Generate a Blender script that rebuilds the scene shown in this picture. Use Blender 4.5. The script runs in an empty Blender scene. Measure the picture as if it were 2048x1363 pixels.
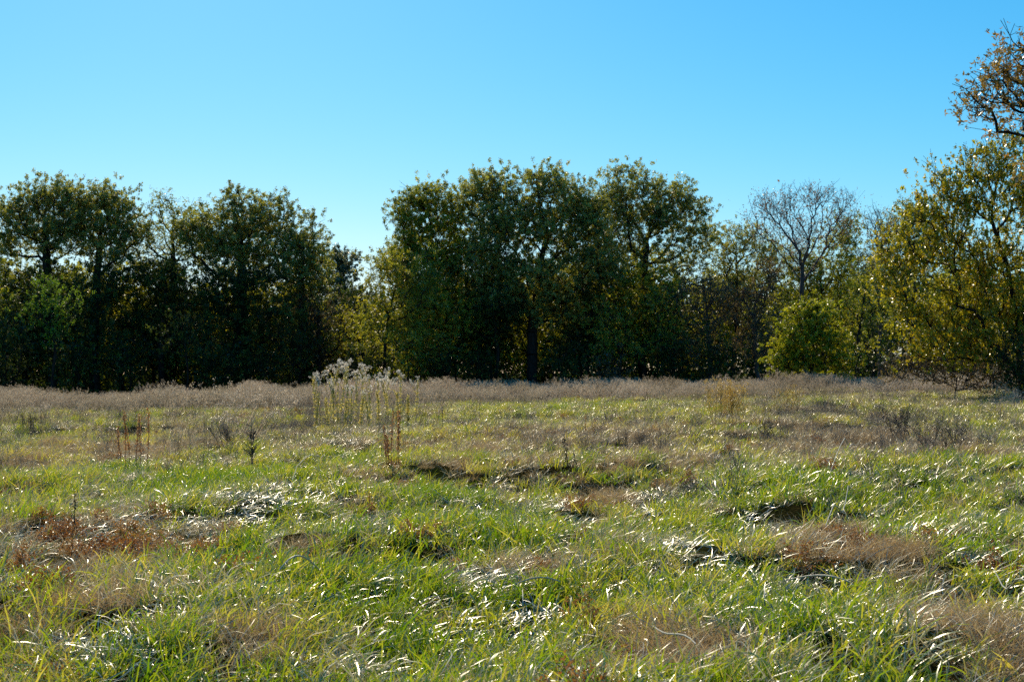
import bpy, math, numpy as np
from mathutils import Vector
R = np.random.RandomState
D2R = math.radians
F = 2844.0; CX = 1024.0; HY = 745.0; CAMZ = 1.5      # survey constants used to turn measured angles into metres
scn = bpy.context.scene
COL = scn.collection

# ------------------------------------------------------------------ noise / terrain
def _h(ix, iy, s):
    n = (ix.astype(np.int64)*374761393 + iy.astype(np.int64)*668265263 + s*2147483647) & 0xffffffff
    n = ((n ^ (n >> 13))*1274126177) & 0xffffffff
    return ((n ^ (n >> 16)) & 0xffff)/65535.0
def vn(x, y, sc, s=0):
    x = np.asarray(x, float)/sc; y = np.asarray(y, float)/sc
    x0 = np.floor(x); y0 = np.floor(y); fx = x-x0; fy = y-y0
    fx = fx*fx*(3-2*fx); fy = fy*fy*(3-2*fy)
    a = _h(x0, y0, s); b = _h(x0+1, y0, s); c = _h(x0, y0+1, s); d = _h(x0+1, y0+1, s)
    return (a*(1-fx)+b*fx)*(1-fy)+(c*(1-fx)+d*fx)*fy
def sm(a, b, x):
    t = np.clip((np.asarray(x, float)-a)/(b-a), 0, 1); return t*t*(3-2*t)
def ground(x, y):
    x = np.asarray(x, float); y = np.asarray(y, float)
    base = 0.0035*np.clip(y, 0, 140) + 0.018*np.clip(x, -70, 70)*sm(4, 30, y)
    base = base-.22*sm(30, 75, y)-.45*sm(80, 97, y)  # last term: dip added to hide the strip of tree shadow before the wood
    bump = 0.30*(vn(x, y, 1.5, 3)-.5) + 0.24*(vn(x, y*1.6, 5.5, 7)-.5) + 0.09*(vn(x, y, .6, 5)-.5)
    return base + bump*(1-sm(110, 160, y))*sm(1.5, 5, np.hypot(x, y)*1.0)
def gz(x, y): return float(ground(np.array([x]), np.array([y]))[0])
def W(px, py, D): return np.array([(px-CX)/F*D, D, CAMZ+(HY-py)/F*D])
def onground(px, py):
    D = CAMZ*F/max(py-HY, 8)
    for _ in range(12):
        x = (px-CX)/F*D; D = .5*D + .5*max(3., (CAMZ-gz(x, D))*F/(py-HY))
    return (px-CX)/F*D, D

# ------------------------------------------------------------------ node helpers
def nn(nt, t, **kw):
    n = nt.nodes.new(t)
    for k, v in kw.items():
        if k == 'inp':
            for a, b in v.items(): n.inputs[a].default_value = b
        else: setattr(n, k, v)
    return n
def newmat(name):
    m = bpy.data.materials.new(name); m.use_nodes = True; m.node_tree.nodes.clear(); return m, m.node_tree
def ramp(nt, stops):
    r = nt.nodes.new('ShaderNodeValToRGB'); e = r.color_ramp.elements
    while len(e) < len(stops): e.new(.5)
    for q, (p, c) in zip(e, stops): q.position = p; q.color = (*c, 1)
    return r
def leafmat(name, stops, trans=.42, tcol=(1.5, 1.35, .6), gloss=.05, rough=.38, inst=False, mixi=.5, gk=1.7):
    m, nt = newmat(name); L = nt.links
    a = nn(nt, 'ShaderNodeAttribute', attribute_name='tint')
    if inst:
        b = nn(nt, 'ShaderNodeAttribute', attribute_name='itint', attribute_type='INSTANCER')
        mx = nn(nt, 'ShaderNodeMix', data_type='FLOAT'); mx.inputs[0].default_value = mixi
        L.new(a.outputs['Fac'], mx.inputs[2]); L.new(b.outputs['Fac'], mx.inputs[3]); fac = mx.outputs[0]
    else: fac = a.outputs['Fac']
    r = ramp(nt, stops); L.new(fac, r.inputs[0])
    d = nn(nt, 'ShaderNodeBsdfDiffuse'); L.new(r.outputs[0], d.inputs[0])
    t = nn(nt, 'ShaderNodeBsdfTranslucent')
    mu = nn(nt, 'ShaderNodeMix', data_type='RGBA', blend_type='MULTIPLY'); mu.inputs[0].default_value = 1
    mu.clamp_result = False
    L.new(r.outputs[0], mu.inputs[6]); mu.inputs[7].default_value = (*tcol, 1); L.new(mu.outputs[2], t.inputs[0])
    m1 = nn(nt, 'ShaderNodeMixShader'); m1.inputs[0].default_value = trans
    L.new(d.outputs[0], m1.inputs[1]); L.new(t.outputs[0], m1.inputs[2])
    g = nn(nt, 'ShaderNodeBsdfGlossy'); g.inputs['Roughness'].default_value = rough; g.inputs[0].default_value = (1, .94, .80, 1)
    m2 = nn(nt, 'ShaderNodeMixShader'); fr = nn(nt, 'ShaderNodeFresnel', inp={'IOR': 1.5}); mk = nn(nt, 'ShaderNodeMath', operation='MULTIPLY', use_clamp=True); mk.inputs[1].default_value = gloss*gk
    L.new(fr.outputs[0], mk.inputs[0]); L.new(mk.outputs[0], m2.inputs[0])
    L.new(m1.outputs[0], m2.inputs[1]); L.new(g.outputs[0], m2.inputs[2])
    o = nn(nt, 'ShaderNodeOutputMaterial'); L.new(m2.outputs[0], o.inputs[0])
    return m
def barkmat(name, c1, c2):
    m, nt = newmat(name); L = nt.links
    tc = nn(nt, 'ShaderNodeTexCoord'); mp = nn(nt, 'ShaderNodeMapping'); mp.inputs['Scale'].default_value = (9, 9, 1.5)
    n = nn(nt, 'ShaderNodeTexNoise', inp={'Scale': 1.6, 'Detail': 6}); r = ramp(nt, [(.35, c1), (.7, c2)])
    b = nn(nt, 'ShaderNodeBsdfPrincipled', inp={'Roughness': .95, 'Specular IOR Level': .08}); bp = nn(nt, 'ShaderNodeBump', inp={'Strength': .6, 'Distance': .03})
    o = nn(nt, 'ShaderNodeOutputMaterial')
    L.new(tc.outputs['Object'], mp.inputs[0]); L.new(mp.outputs[0], n.inputs[0]); L.new(n.outputs[0], r.inputs[0])
    L.new(r.outputs[0], b.inputs[0]); L.new(n.outputs[0], bp.inputs['Height']); L.new(bp.outputs[0], b.inputs['Normal']); L.new(b.outputs[0], o.inputs[0])
    return m

M = {}
M['bark'] = barkmat('dark bark', (.012, .009, .007), (.045, .036, .028))
M['greybark'] = barkmat('grey bark', (.04, .032, .028), (.14, .11, .10))
M['oak'] = leafmat('dark oak leaves', [(0, (.06, .085, .02)), (.4, (.21, .24, .055)), (.85, (.44, .45, .12)), (1, (.52, .42, .17))], trans=.58, tcol=(1.4, 1.2, .35), gloss=.10, rough=.5)
M['deep'] = leafmat('deep green leaves', [(0, (.016, .027, .009)), (.6, (.055, .078, .018)), (1, (.20, .25, .045))], trans=.45, gloss=.03, rough=.5)  # leaf colour kept extra dark, with shade low in the wood put into it
M['green'] = leafmat('mid green leaves', [(0, (.08, .10, .014)), (.5, (.28, .31, .035)), (1, (.56, .50, .06))], trans=.56, tcol=(1.4, 1.25, .5), gloss=.06, rough=.45)
M['bright'] = leafmat('bright young leaves', [(0, (.05, .10, .012)), (.5, (.12, .21, .022)), (1, (.24, .34, .04))], trans=.58, gloss=.04, rough=.45)
M['yellow'] = leafmat('yellow green leaves', [(0, (.13, .15, .02)), (.5, (.30, .31, .04)), (1, (.52, .42, .055))], trans=.58, tcol=(1.35, 1.25, .5), gloss=.06, rough=.45)
M['dusty'] = leafmat('dusty grey green leaves', [(0, (.07, .085, .045)), (.5, (.15, .17, .09)), (1, (.26, .27, .16))], trans=.48, gloss=.09, rough=.45)
M['brown'] = leafmat('brown dry leaves', [(0, (.06, .045, .03)), (.5, (.15, .115, .06)), (1, (.28, .22, .11))], trans=.45, gloss=.05, rough=.5)
M['pear'] = leafmat('turning olive leaves', [(0, (.10, .12, .015)), (.35, (.26, .27, .026)), (.7, (.50, .45, .04)), (1, (.70, .47, .07))], trans=.56, tcol=(1.35, 1.2, .4), gloss=.10, rough=.38)
M['pearbush'] = leafmat('olive bush leaves', [(0, (.10, .14, .014)), (.5, (.31, .34, .03)), (1, (.56, .50, .05))], trans=.58, tcol=(1.35, 1.25, .4), gloss=.06, rough=.4)
M['rust'] = leafmat('rusty oak leaves', [(0, (.15, .12, .035)), (.4, (.32, .23, .06)), (.8, (.50, .28, .07)), (1, (.66, .42, .13))], trans=.48, tcol=(1.25, 1.1, .7), gloss=.14, rough=.38)
M['tan'] = leafmat('tan last leaves', [(0, (.16, .11, .08)), (1, (.42, .30, .20))], trans=.45, tcol=(1.2, 1.1, .8), gloss=.06, rough=.4)

# ------------------------------------------------------------------ mesh helpers
def mesh_obj(name, V, Fq, mat, parent=None, tint=None, loops=4):
    V = np.asarray(V, np.float32); Fq = np.asarray(Fq, np.int32)
    me = bpy.data.meshes.new(name); me.vertices.add(len(V)); me.vertices.foreach_set('co', V.ravel())
    k = Fq.shape[1]; me.loops.add(Fq.size); me.loops.foreach_set('vertex_index', Fq.ravel())
    me.polygons.add(len(Fq)); me.polygons.foreach_set('loop_start', np.arange(0, Fq.size, k, dtype=np.int32))
    me.update(calc_edges=True)
    if tint is not None:
        a = me.attributes.new('tint', 'FLOAT', 'POINT'); a.data.foreach_set('value', np.asarray(tint, np.float32))
    for m in (mat if isinstance(mat, (list, tuple)) else [mat]): me.materials.append(m)
    o = bpy.data.objects.new(name, me)
    if parent is not None: o.parent = parent
    return o
def link(o, parent=None):
    COL.objects.link(o)
    if parent is not None: o.parent = parent
    return o
def tag(o, label=None, cat=None, group=None, kind=None):
    if label: o['label'] = label
    if cat: o['category'] = cat
    if group: o['group'] = group
    if kind: o['kind'] = kind
    return o
def empty(name, loc, label, cat, group=None):
    o = bpy.data.objects.new(name, None); o.empty_display_size = .3; o.location = loc; COL.objects.link(o)
    return tag(o, label, cat, group)
def unit(v): return v/np.maximum(np.linalg.norm(v, axis=-1, keepdims=True), 1e-9)
def tubes(A, B, ra, rb, n=5):
    A = np.asarray(A, float); B = np.asarray(B, float); d = unit(B-A)
    ref = np.where(np.abs(d[:, 2:3]) > .9, np.array([[1., 0, 0]]), np.array([[0, 0, 1.]]))
    u = unit(np.cross(d, ref)); v = np.cross(d, u); m = len(A); vs = []
    for P, r in ((A, ra), (B, rb)):
        for k in range(n):
            t = 2*math.pi*k/n; vs.append(P+(u*math.cos(t)+v*math.sin(t))*np.asarray(r)[:, None])
    V = np.stack(vs, 1).reshape(-1, 3); b = (np.arange(m)*2*n)[:, None]
    Fs = [np.concatenate([b+k, b+(k+1) % n, b+n+(k+1) % n, b+n+k], 1) for k in range(n)]
    return V, np.concatenate(Fs, 0)
def leaves(P, N, T, ln, wd, fold=0.):
    # rhomboid leaf quads: centre P, normal N, long axis T
    T = unit(T-N*np.sum(T*N, 1, keepdims=True)); S = np.cross(N, T); l = ln[:, None]*.5; w = wd[:, None]*.5
    V = np.stack([P-T*l, P+S*w-T*l*.1+N*fold*w, P+T*l, P-S*w-T*l*.1+N*fold*w], 1).reshape(-1, 3)
    b = (np.arange(len(P))*4)[:, None]
    return V, np.concatenate([b, b+1, b+2, b+3], 1)

# ------------------------------------------------------------------ trees
def skeleton(rs, base, lobes, cl, trunk_top, fork, pw=.36):
    """grow limbs from the trunk to the clump centres; returns node pos, parent"""
    pos = [np.array([0., 0., -.25])]; par = [-1]; plen = [0.]
    cen = np.average([l[:3] for l in lobes], axis=0, weights=[l[3]*l[5] for l in lobes])
    top = np.array([cen[0]*.8, cen[1]*.8, trunk_top]); k = max(5, int(trunk_top/.8))
    wob = rs.uniform(-1, 1, 2)*.35
    for i in range(1, k+1):
        t = i/k
        p = top*np.array([t**1.6, t**1.6, t])+np.array([wob[0]*math.sin(t*3.1), wob[1]*math.sin(t*3.1), 0])+np.array([*rs.normal(0, .04, 2), 0])
        par.append(len(pos)-1); plen.append(plen[-1]+trunk_top/k); pos.append(p)
    PP = np.array(pos); pl = list(plen); par = list(par)
    order = np.argsort(np.linalg.norm(cl-np.array([0, 0, fork]), axis=1)+rs.uniform(0, .6, len(cl)))
    tips = np.zeros(len(cl), int); P = list(PP)
    arr = np.zeros((len(P)+len(cl)*5+5, 3)); arr[:len(P)] = PP; pla = np.zeros(len(arr)); pla[:len(P)] = pl; n = len(P)
    for ci in order:
        c = cl[ci]; d = np.linalg.norm(arr[:n]-c, axis=1)
        cost = d+pw*pla[:n]+1.5*np.maximum(0, arr[:n, 2]-c[2]+.1)+50*(arr[:n, 2] < fork*.55)
        j = int(np.argmin(cost)); a = arr[j].copy(); L = d[j]; s = 2 if L < .8 else (3 if L < 2 else 5)
        mid = (a+c)/2+rs.normal(0, .06, 3)*L+np.array([0, 0, -.10*L]); prev = j
        for q in range(1, s+1):
            t = q/s; p = (1-t)**2*a+2*t*(1-t)*mid+t*t*c
            if q < s: p = p+rs.normal(0, .03, 3)*L
            if n >= len(arr): break
            arr[n] = p; par.append(prev); pla[n] = pla[prev]+L/s; prev = n; n += 1
        tips[ci] = prev
    return arr[:n], np.array(par[:n]), tips
def make_tree(name, label, bx, by, lobes, mat, seed, cat='tree', group=None, dens=1., lpc=270, leaf=.108, tr=None, bark='bark',
              fork=None, clump=.62, twigs=True, tipr=.008, asp=.6, stems=1, ttop=None, upright=0., star=False, crownname='crown', spacing=1.0, pw=.36):
    rs = R(seed); z0 = gz(bx, by)
    lob = [(l[0]-bx, l[1]-by, l[2]-z0, l[3], l[4], l[5]) for l in lobes]
    root = empty(name, (bx, by, z0), label, cat, group)
    C = []
    for l in lob:
        n = max(5, int(9.0*(l[3]*l[5]+l[4]*l[5]+l[3]*l[4])/3*dens/spacing**2))
        v = unit(rs.normal(0, 1, (n, 3))); rr = (.35+.65*rs.uniform(0, 1, n)**.6)[:, None]
        C.append(np.array(l[:3])+v*rr*np.array(l[3:6]))
    C = np.concatenate(C); C = C[C[:, 2] > .25]
    keep = []
    for i, c in enumerate(C):
        if not keep or np.min(np.linalg.norm(C[keep]-c, axis=1)) > .45*clump*spacing: keep.append(i)
    C = C[keep]
    top = max(l[2]+l[5]*.5 for l in lob); low = min(l[2]-l[5] for l in lob)
    fork = max(.6, low*.9) if fork is None else fork
    pos, par, tips = skeleton(rs, (0, 0, 0), lob, C, ttop or top*.85, fork, pw)
    if twigs:     # short side twigs at every clump
        ex = []; ep = []
        for ti in tips:
            for _ in range(4):
                ex.append(pos[ti]+rs.normal(0, 1, 3)*clump*np.array([.6, .6, .5])+np.array([0, 0, .12+upright*.5])); ep.append(ti)
        pos = np.concatenate([pos, np.array(ex)]); par = np.concatenate([par, np.array(ep)])
    n = len(pos); w = np.zeros(n); ch = np.zeros(n, int)
    for i in range(1, n): ch[par[i]] += 1
    w[ch == 0] = 1.
    for i in range(n-1, 0, -1): w[par[i]] += w[i]
    r = tipr*w**.47
    if tr is not None: r = tipr*w**(math.log(max(tr/tipr, 1.5))/math.log(max(w[1], 3)))
    r[0] = r[1]*1.5
    i = np.arange(1, n); ra = np.minimum(r[par[i]], r[i]*1.35); ra[par[i] == 0] = r[0]
    V, Fq = tubes(pos[par[i]], pos[i], ra, r[i], 6)
    o = mesh_obj('trunk', V, Fq, M[bark]); o.data.polygons.foreach_set('use_smooth', np.ones(len(Fq), bool)); link(o, root)
    if lpc > 0:
        cr = np.clip(rs.normal(1, .22, len(C)), .5, 1.6)*clump; nl = np.maximum(3, (lpc*cr/clump*cr/clump).astype(int))
        sub = 9; ci = np.repeat(np.arange(len(C)), sub)
        so = rs.normal(0, 1, (len(ci), 3))*np.array([.72, .72, .58])*cr[ci][:, None]; sp = C[ci]+so
        li = np.concatenate([c*sub+rs.randint(0, sub, k) for c, k in enumerate(nl)])
        ax = unit(so[li]+np.array([0, 0, .3+upright*2])); m = len(li)
        along = rs.uniform(-.1, 1, m)[:, None]*np.array([.32+upright*.3])*cr[ci[li]][:, None]
        P = sp[li]+ax*along+rs.normal(0, .12, (m, 3))*clump*(1-.6*upright)
        N = unit(rs.normal(0, 1, (m, 3))+np.array([0, 0, .55])); T = unit(rs.normal(0, .8, (m, 3))+ax*.8+np.array([0, 0, -.25+upright]))
        ln = leaf*np.exp(rs.normal(0, .28, m)); ctint = rs.uniform(0, 1, len(C)); stint = rs.uniform(0, 1, len(ci))
        ti = np.clip(.55*ctint[ci[li]]+.20*stint[li]+.36*rs.uniform(0, 1, m)-.06, 0, 1)  # clump weight raised to paint lit and dark clumps into the crown
        if star:
            k = 4; P = np.repeat(P, k, 0); ti = np.repeat(ti, k); N = np.repeat(N, k, 0); ln = np.repeat(ln, k)*rs.uniform(.7, 1.1, m*k)
            T = unit(rs.normal(0, 1, (m*k, 3))+np.array([0, 0, -.2])); N = unit(rs.normal(0, 1, (m*k, 3))); P = P+T*ln[:, None]*.5
        V, Fq = leaves(P, N, T, ln, ln*asp*rs.uniform(.8, 1.2, len(ln)))
        keepf = V.reshape(-1, 4, 3)[:, :, 2].min(1) > .03
        o = mesh_obj(crownname, V, Fq[keepf] if not keepf.all() else Fq, M[mat], tint=np.repeat(ti, 4)); link(o, root)
    return root
def lobs(D, L, dy=0., deep=1.0):
    out = []
    for q in L:
        px, py, rx, ry = q[:4]; o = q[4] if len(q) > 4 else 0
        c = W(px, py, D+dy+o); s = D/F
        out.append((c[0], c[1], c[2], rx*s, (rx+ry)*.5*s*deep, ry*s))
    return out
def T(name, label, px, D, L, mat, seed, **kw):
    if name == 'oak_tree': L = [(a, b, c*1.18, d*1.1) for a, b, c, d in L]; kw['dens'] = kw.get('dens', 1)*1.3; kw['lpc'] = kw.get('lpc', 270)*1.1; kw.setdefault('spacing', .93)
    deep = kw.pop('deep', 1.0); bx = (px-CX)/F*D
    return make_tree(name, label, bx, D, lobs(D, L, deep=deep), mat, seed, **kw)

# --- the left stand
T('oak_tree', 'tall open-crowned oak at the far left edge of the wood', 108, 106,
  [(28, 445, 42, 42), (62, 400, 34, 32), (108, 388, 40, 34), (140, 420, 30, 45), (70, 460, 50, 40), (120, 470, 45, 40), (20, 490, 34, 22)], 'oak', 11, tr=.32, dens=1.0, fork=6.5)
T('oak_tree', 'rounded oak right of the far left oak, topped with two brown-tinged domes', 185, 107,
  [(185, 400, 32, 32), (222, 400, 34, 34), (240, 440, 30, 40), (268, 455, 26, 34), (150, 440, 26, 40), (190, 450, 40, 45), (215, 500, 50, 35)], 'oak', 12, tr=.28, fork=6)
T('oak_tree', 'thin airy oak between the rounded left oak and the broad domed oak', 345, 109,
  [(308, 408, 20, 20), (335, 415, 26, 20), (390, 430, 36, 26), (320, 470, 32, 40), (375, 480, 40, 40), (290, 480, 24, 30)], 'oak', 13, tr=.24, dens=.8, lpc=85, fork=6)
T('oak_tree', 'broad domed dark oak in the middle of the left stand', 500, 105,
  [(480, 415, 38, 36), (535, 430, 44, 42), (440, 460, 44, 36), (385, 455, 34, 34), (500, 480, 66, 42), (400, 490, 44, 32), (570, 485, 40, 40), (470, 530, 70, 34)], 'oak', 14, tr=.4, fork=5.5)
T('oak_tree', 'sloping right shoulder tree ending the left stand', 600, 104,
  [(610, 465, 26, 34), (635, 500, 18, 30), (590, 520, 46, 50), (625, 555, 34, 40)], 'oak', 15, tr=.25, dens=1.0, fork=4)
T('woodland_tree', 'pale green tree glowing low behind the far left oak', 25, 112, [(15, 550, 50, 40), (60, 590, 40, 36), (130, 560, 40, 30)], 'green', 16, tr=.18)
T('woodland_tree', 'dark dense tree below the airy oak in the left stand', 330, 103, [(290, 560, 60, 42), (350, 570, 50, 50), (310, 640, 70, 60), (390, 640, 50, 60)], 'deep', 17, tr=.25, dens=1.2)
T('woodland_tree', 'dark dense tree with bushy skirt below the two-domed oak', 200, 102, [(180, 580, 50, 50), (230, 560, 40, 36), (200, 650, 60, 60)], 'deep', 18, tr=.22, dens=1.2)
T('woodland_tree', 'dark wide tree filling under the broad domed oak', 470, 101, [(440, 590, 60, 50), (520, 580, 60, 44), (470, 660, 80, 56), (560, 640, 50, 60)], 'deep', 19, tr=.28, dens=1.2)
T('woodland_tree', 'faintly lit green tree caught by sun deep in the left stand', 310, 110, [(300, 540, 36, 24), (340, 555, 30, 20)], 'green', 20, tr=.15)
T('sapling', 'light green feathery sapling in front of the dark left wood', 100, 92,
  [(92, 590, 32, 40), (120, 600, 24, 36), (75, 620, 24, 28), (110, 650, 30, 36)], 'bright', 21, tr=.08, leaf=.10, upright=.4, dens=1.3, lpc=130)
T('sapling', 'dull green upright sapling at the foot of the left stand', 368, 94,
  [(360, 655, 32, 34), (340, 680, 28, 30), (385, 690, 26, 30)], 'deep', 22, tr=.06, leaf=.11, upright=.5, lpc=120)
for k, (px, yt, w, lab) in enumerate([(10, 620, 60, 'dark shrub at the left end of the wood edge'), (150, 670, 50, 'low dark shrub under the light green sapling'),
      (255, 660, 55, 'dark shrub between the two saplings of the left stand'), (430, 680, 55, 'black-green shrub at the foot of the broad domed oak'),
      (520, 690, 50, 'low shaded shrub right of the broad domed oak trunk'), (590, 640, 45, 'tall shaded shrub at the right end of the left stand')]):
    D = 97+k % 3
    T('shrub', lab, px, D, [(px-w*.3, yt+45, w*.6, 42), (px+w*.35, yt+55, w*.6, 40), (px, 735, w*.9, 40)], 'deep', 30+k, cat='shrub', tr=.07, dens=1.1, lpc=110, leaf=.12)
# --- the dip between the stands
T('woodland_tree', 'grey-green rounded tree in the dip between the stands', 680, 125, [(665, 540, 30, 40), (700, 535, 28, 34), (680, 590, 45, 50)], 'dusty', 40, tr=.2, leaf=.14, dens=1.2)
T('woodland_tree', 'brownish sparse tree below the grey-green rounded tree', 640, 103, [(610, 610, 40, 40), (660, 630, 40, 40), (640, 680, 50, 40)], 'brown', 41, tr=.15, lpc=60, dens=1.1, tipr=.011)
T('young_tree', 'sunlit yellow-green young tree with slanting thin trunks left of the tall stand', 772, 98.5,
  [(740, 530, 18, 18), (775, 520, 24, 30), (760, 575, 34, 44), (800, 560, 30, 50), (795, 640, 40, 44), (830, 600, 40, 50), (760, 650, 46, 50), (845, 680, 44, 40), (860, 540, 34, 40)], 'yellow', 42, tr=.12, dens=1.3, lpc=150, leaf=.115)
T('young_tree', 'bright yellow-green low tree glowing behind the white-flowered weeds', 695, 104, [(700, 640, 26, 32), (680, 680, 40, 34), (735, 690, 30, 34)], 'yellow', 43, tr=.09, dens=1., lpc=130, leaf=.12)
T('shrub', 'green shrub with dark base behind the white-flowered weeds', 745, 98, [(720, 715, 40, 26), (770, 725, 36, 26)], 'deep', 44, cat='shrub', tr=.05)
# --- the tall centre stand
T('oak_tree', 'tall leafy tree on the left flank of the centre stand', 880, 105,
  [(812, 420, 28, 30), (850, 395, 34, 30), (895, 400, 38, 34), (820, 470, 36, 40), (800, 520, 30, 44), (870, 470, 50, 50), (850, 540, 60, 46), (905, 520, 44, 50)], 'green', 50, tr=.24, dens=1.1)
T('oak_tree', 'narrow-topped oak just left of the great oak', 960, 104,
  [(970, 368, 30, 30), (995, 390, 30, 34), (945, 400, 30, 30), (975, 450, 44, 50), (950, 530, 50, 50), (990, 600, 50, 50)], 'oak', 51, tr=.25, dens=1.1)
T('oak_tree', 'great dark oak with the thickest trunk in the centre of the wood', 1068, 102,
  [(1088, 366, 40, 36), (1055, 395, 42, 36), (1125, 400, 42, 38), (1040, 450, 56, 46), (1120, 460, 60, 46), (1010, 520, 62, 42), (1140, 535, 66, 44), (1180, 400, 30, 34), (1160, 432, 40, 40), (1205, 520, 44, 44), (1060, 560, 80, 36), (1175, 470, 40, 46), (1020, 600, 50, 36), (1110, 610, 60, 34)], 'oak', 52, tr=.42, dens=1.0, fork=6.0, ttop=12)
T('oak_tree', 'tall open oak with visible forking limbs at the right of the centre stand', 1290, 106,
  [(1222, 368, 26, 34), (1262, 362, 26, 34), (1238, 410, 34, 38), (1300, 430, 50, 40), (1212, 440, 30, 44), (1305, 380, 28, 28), (1350, 376, 34, 34), (1385, 420, 30, 34), (1345, 440, 40, 36), (1280, 450, 30, 36), (1400, 470, 36, 22), (1230, 500, 50, 40), (1350, 510, 60, 32)], 'oak', 53, tr=.3, dens=.85, fork=5.5, ttop=11)
T('woodland_tree', 'dark tree filling below the left flank tree of the centre stand', 890, 102, [(870, 600, 50, 50), (920, 640, 50, 60), (860, 680, 46, 40)], 'green', 54, tr=.2, dens=1.1)
T('woodland_tree', 'dark spreading tree low on the left of the great oak', 985, 101, [(970, 650, 50, 40), (1010, 620, 40, 40)], 'deep', 55, tr=.14, dens=1.0)
T('woodland_tree', 'low dark tree between the great oak and the open oak', 1170, 103, [(1150, 600, 60, 50), (1200, 580, 50, 50), (1150, 680, 50, 44)], 'deep', 56, tr=.18, dens=1.0)
T('woodland_tree', 'olive tree beneath the open oak', 1290, 104, [(1270, 580, 60, 44), (1330, 580, 50, 40), (1290, 650, 60, 50)], 'green', 57, tr=.16, dens=.9)
T('young_tree', 'yellow-green leaning young tree lit under the open oak', 1240, 100, [(1205, 620, 34, 30), (1330, 600, 40, 34), (1350, 660, 34, 34), (1225, 660, 36, 34), (1255, 700, 40, 30), (1205, 700, 24, 30)], 'yellow', 58, tr=.08, dens=1., lpc=120, leaf=.12)
for k, (px, yt, w, m, lab) in enumerate([(812, 660, 40, 'green', 'leafy green shrub at the foot of the yellow-green young tree'), (880, 690, 36, 'deep', 'round dark shrub left of the great oak'),
      (960, 700, 40, 'deep', 'dense black-green shrub beside the great oak trunk'), (1130, 670, 44, 'deep', 'shaded shrub right of the great oak trunk'),
      (1215, 715, 30, 'brown', 'low brown shrub below the leaning young tree'), (1340, 670, 50, 'deep', 'dark shrub right of the leaning young tree'), (1430, 660, 50, 'deep', 'dark shrub under the green-brown tree')]):
    D = 97+k % 3
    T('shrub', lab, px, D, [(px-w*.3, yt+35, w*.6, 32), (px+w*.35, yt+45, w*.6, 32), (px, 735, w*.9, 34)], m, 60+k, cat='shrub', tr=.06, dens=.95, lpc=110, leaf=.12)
# --- right of the centre
T('woodland_tree', 'green-brown rounded tree right of the open oak', 1460, 108, [(1465, 480, 34, 26), (1500, 475, 40, 34), (1535, 500, 34, 34), (1440, 510, 36, 30), (1490, 530, 40, 40), (1450, 580, 60, 50)], 'oak', 70, tr=.2, dens=1.4, lpc=170)
T('woodland_tree', 'grey twiggy half-bare tree in shade below the green-brown tree', 1420, 101, [(1390, 590, 50, 50), (1440, 610, 40, 60), (1400, 680, 50, 50)], 'brown', 71, tr=.15, dens=1.4, lpc=80, bark='greybark', tipr=.012)
T('woodland_tree', 'brown thinning tree in front of the bare tree', 1520, 102, [(1500, 610, 50, 50), (1530, 560, 34, 40), (1510, 680, 50, 50)], 'brown', 72, tr=.16, dens=1.4, lpc=110, bark='greybark', tipr=.011)
T('bare_tree', 'nearly leafless spreading tree with fine twigs against the sky', 1605, 98,
  [(1515, 425, 30, 30), (1555, 405, 40, 36), (1605, 398, 48, 36), (1655, 405, 44, 34), (1695, 425, 26, 34), (1565, 460, 60, 34), (1640, 465, 66, 40), (1600, 510, 44, 30)], 'tan', 73, tr=.15, dens=1.7, lpc=22, leaf=.10,
  bark='greybark', fork=3.2, ttop=5.5, tipr=.007, clump=.55, spacing=.92, pw=.6, upright=.5)
T('woodland_tree', 'small-leaved green tree behind the bare tree', 1650, 112, [(1560, 530, 44, 34), (1610, 520, 44, 34), (1685, 490, 36, 44), (1700, 462, 30, 34), (1650, 560, 60, 50), (1700, 560, 40, 50), (1590, 590, 60, 50)], 'green', 74, tr=.18, dens=1.3, lpc=150, leaf=.12)
T('woodland_tree', 'thin grey bare-topped tree left of the turning right-hand tree', 1755, 92, [(1750, 450, 24, 34), (1775, 470, 24, 34), (1745, 520, 34, 40)], 'tan', 75, tr=.10, dens=2.4, lpc=14, leaf=.09, bark='greybark', tipr=.007, clump=.5, spacing=.8, pw=.6, upright=.5)
T('woodland_tree', 'dusky green tree rising behind the turning right-hand tree', 1825, 100, [(1805, 430, 30, 28), (1835, 420, 34, 30), (1800, 490, 44, 44), (1860, 480, 50, 50), (1780, 560, 50, 50)], 'oak', 76, tr=.25, dens=1.3)
T('woodland_tree', 'olive and yellow thin tree between the bare tree and the right-hand tree', 1720, 90, [(1735, 560, 30, 40), (1710, 600, 34, 34), (1760, 610, 34, 50)], 'green', 77, tr=.11, dens=1.3, lpc=110, leaf=.11)
T('round_bush', 'round yellow-green bush standing clear at the wood edge', 1618, 84,
  [(1625, 640, 44, 40), (1585, 715, 50, 28), (1690, 725, 40, 22), (1600, 650, 38, 36), (1640, 640, 36, 34), (1570, 700, 34, 32), (1620, 700, 60, 40), (1670, 690, 30, 40)], 'pearbush', 78, cat='bush', tr=.10, dens=1.7, lpc=190, leaf=.10, clump=.42, fork=.5, spacing=.8)
T('shrub', 'small dark shrub in the shadow right of the round bush', 1735, 84, [(1740, 680, 34, 36), (1715, 720, 30, 22), (1770, 715, 34, 26)], 'deep', 79, cat='shrub', tr=.06, dens=1.1, lpc=80, leaf=.12)
T('sapling', 'orange-tinged sapling at the right foot of the round bush', 1725, 80, [(1720, 705, 22, 14), (1735, 690, 16, 14)], 'pear', 80, tr=.03, dens=1.4, lpc=40, leaf=.09, clump=.3)
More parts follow.
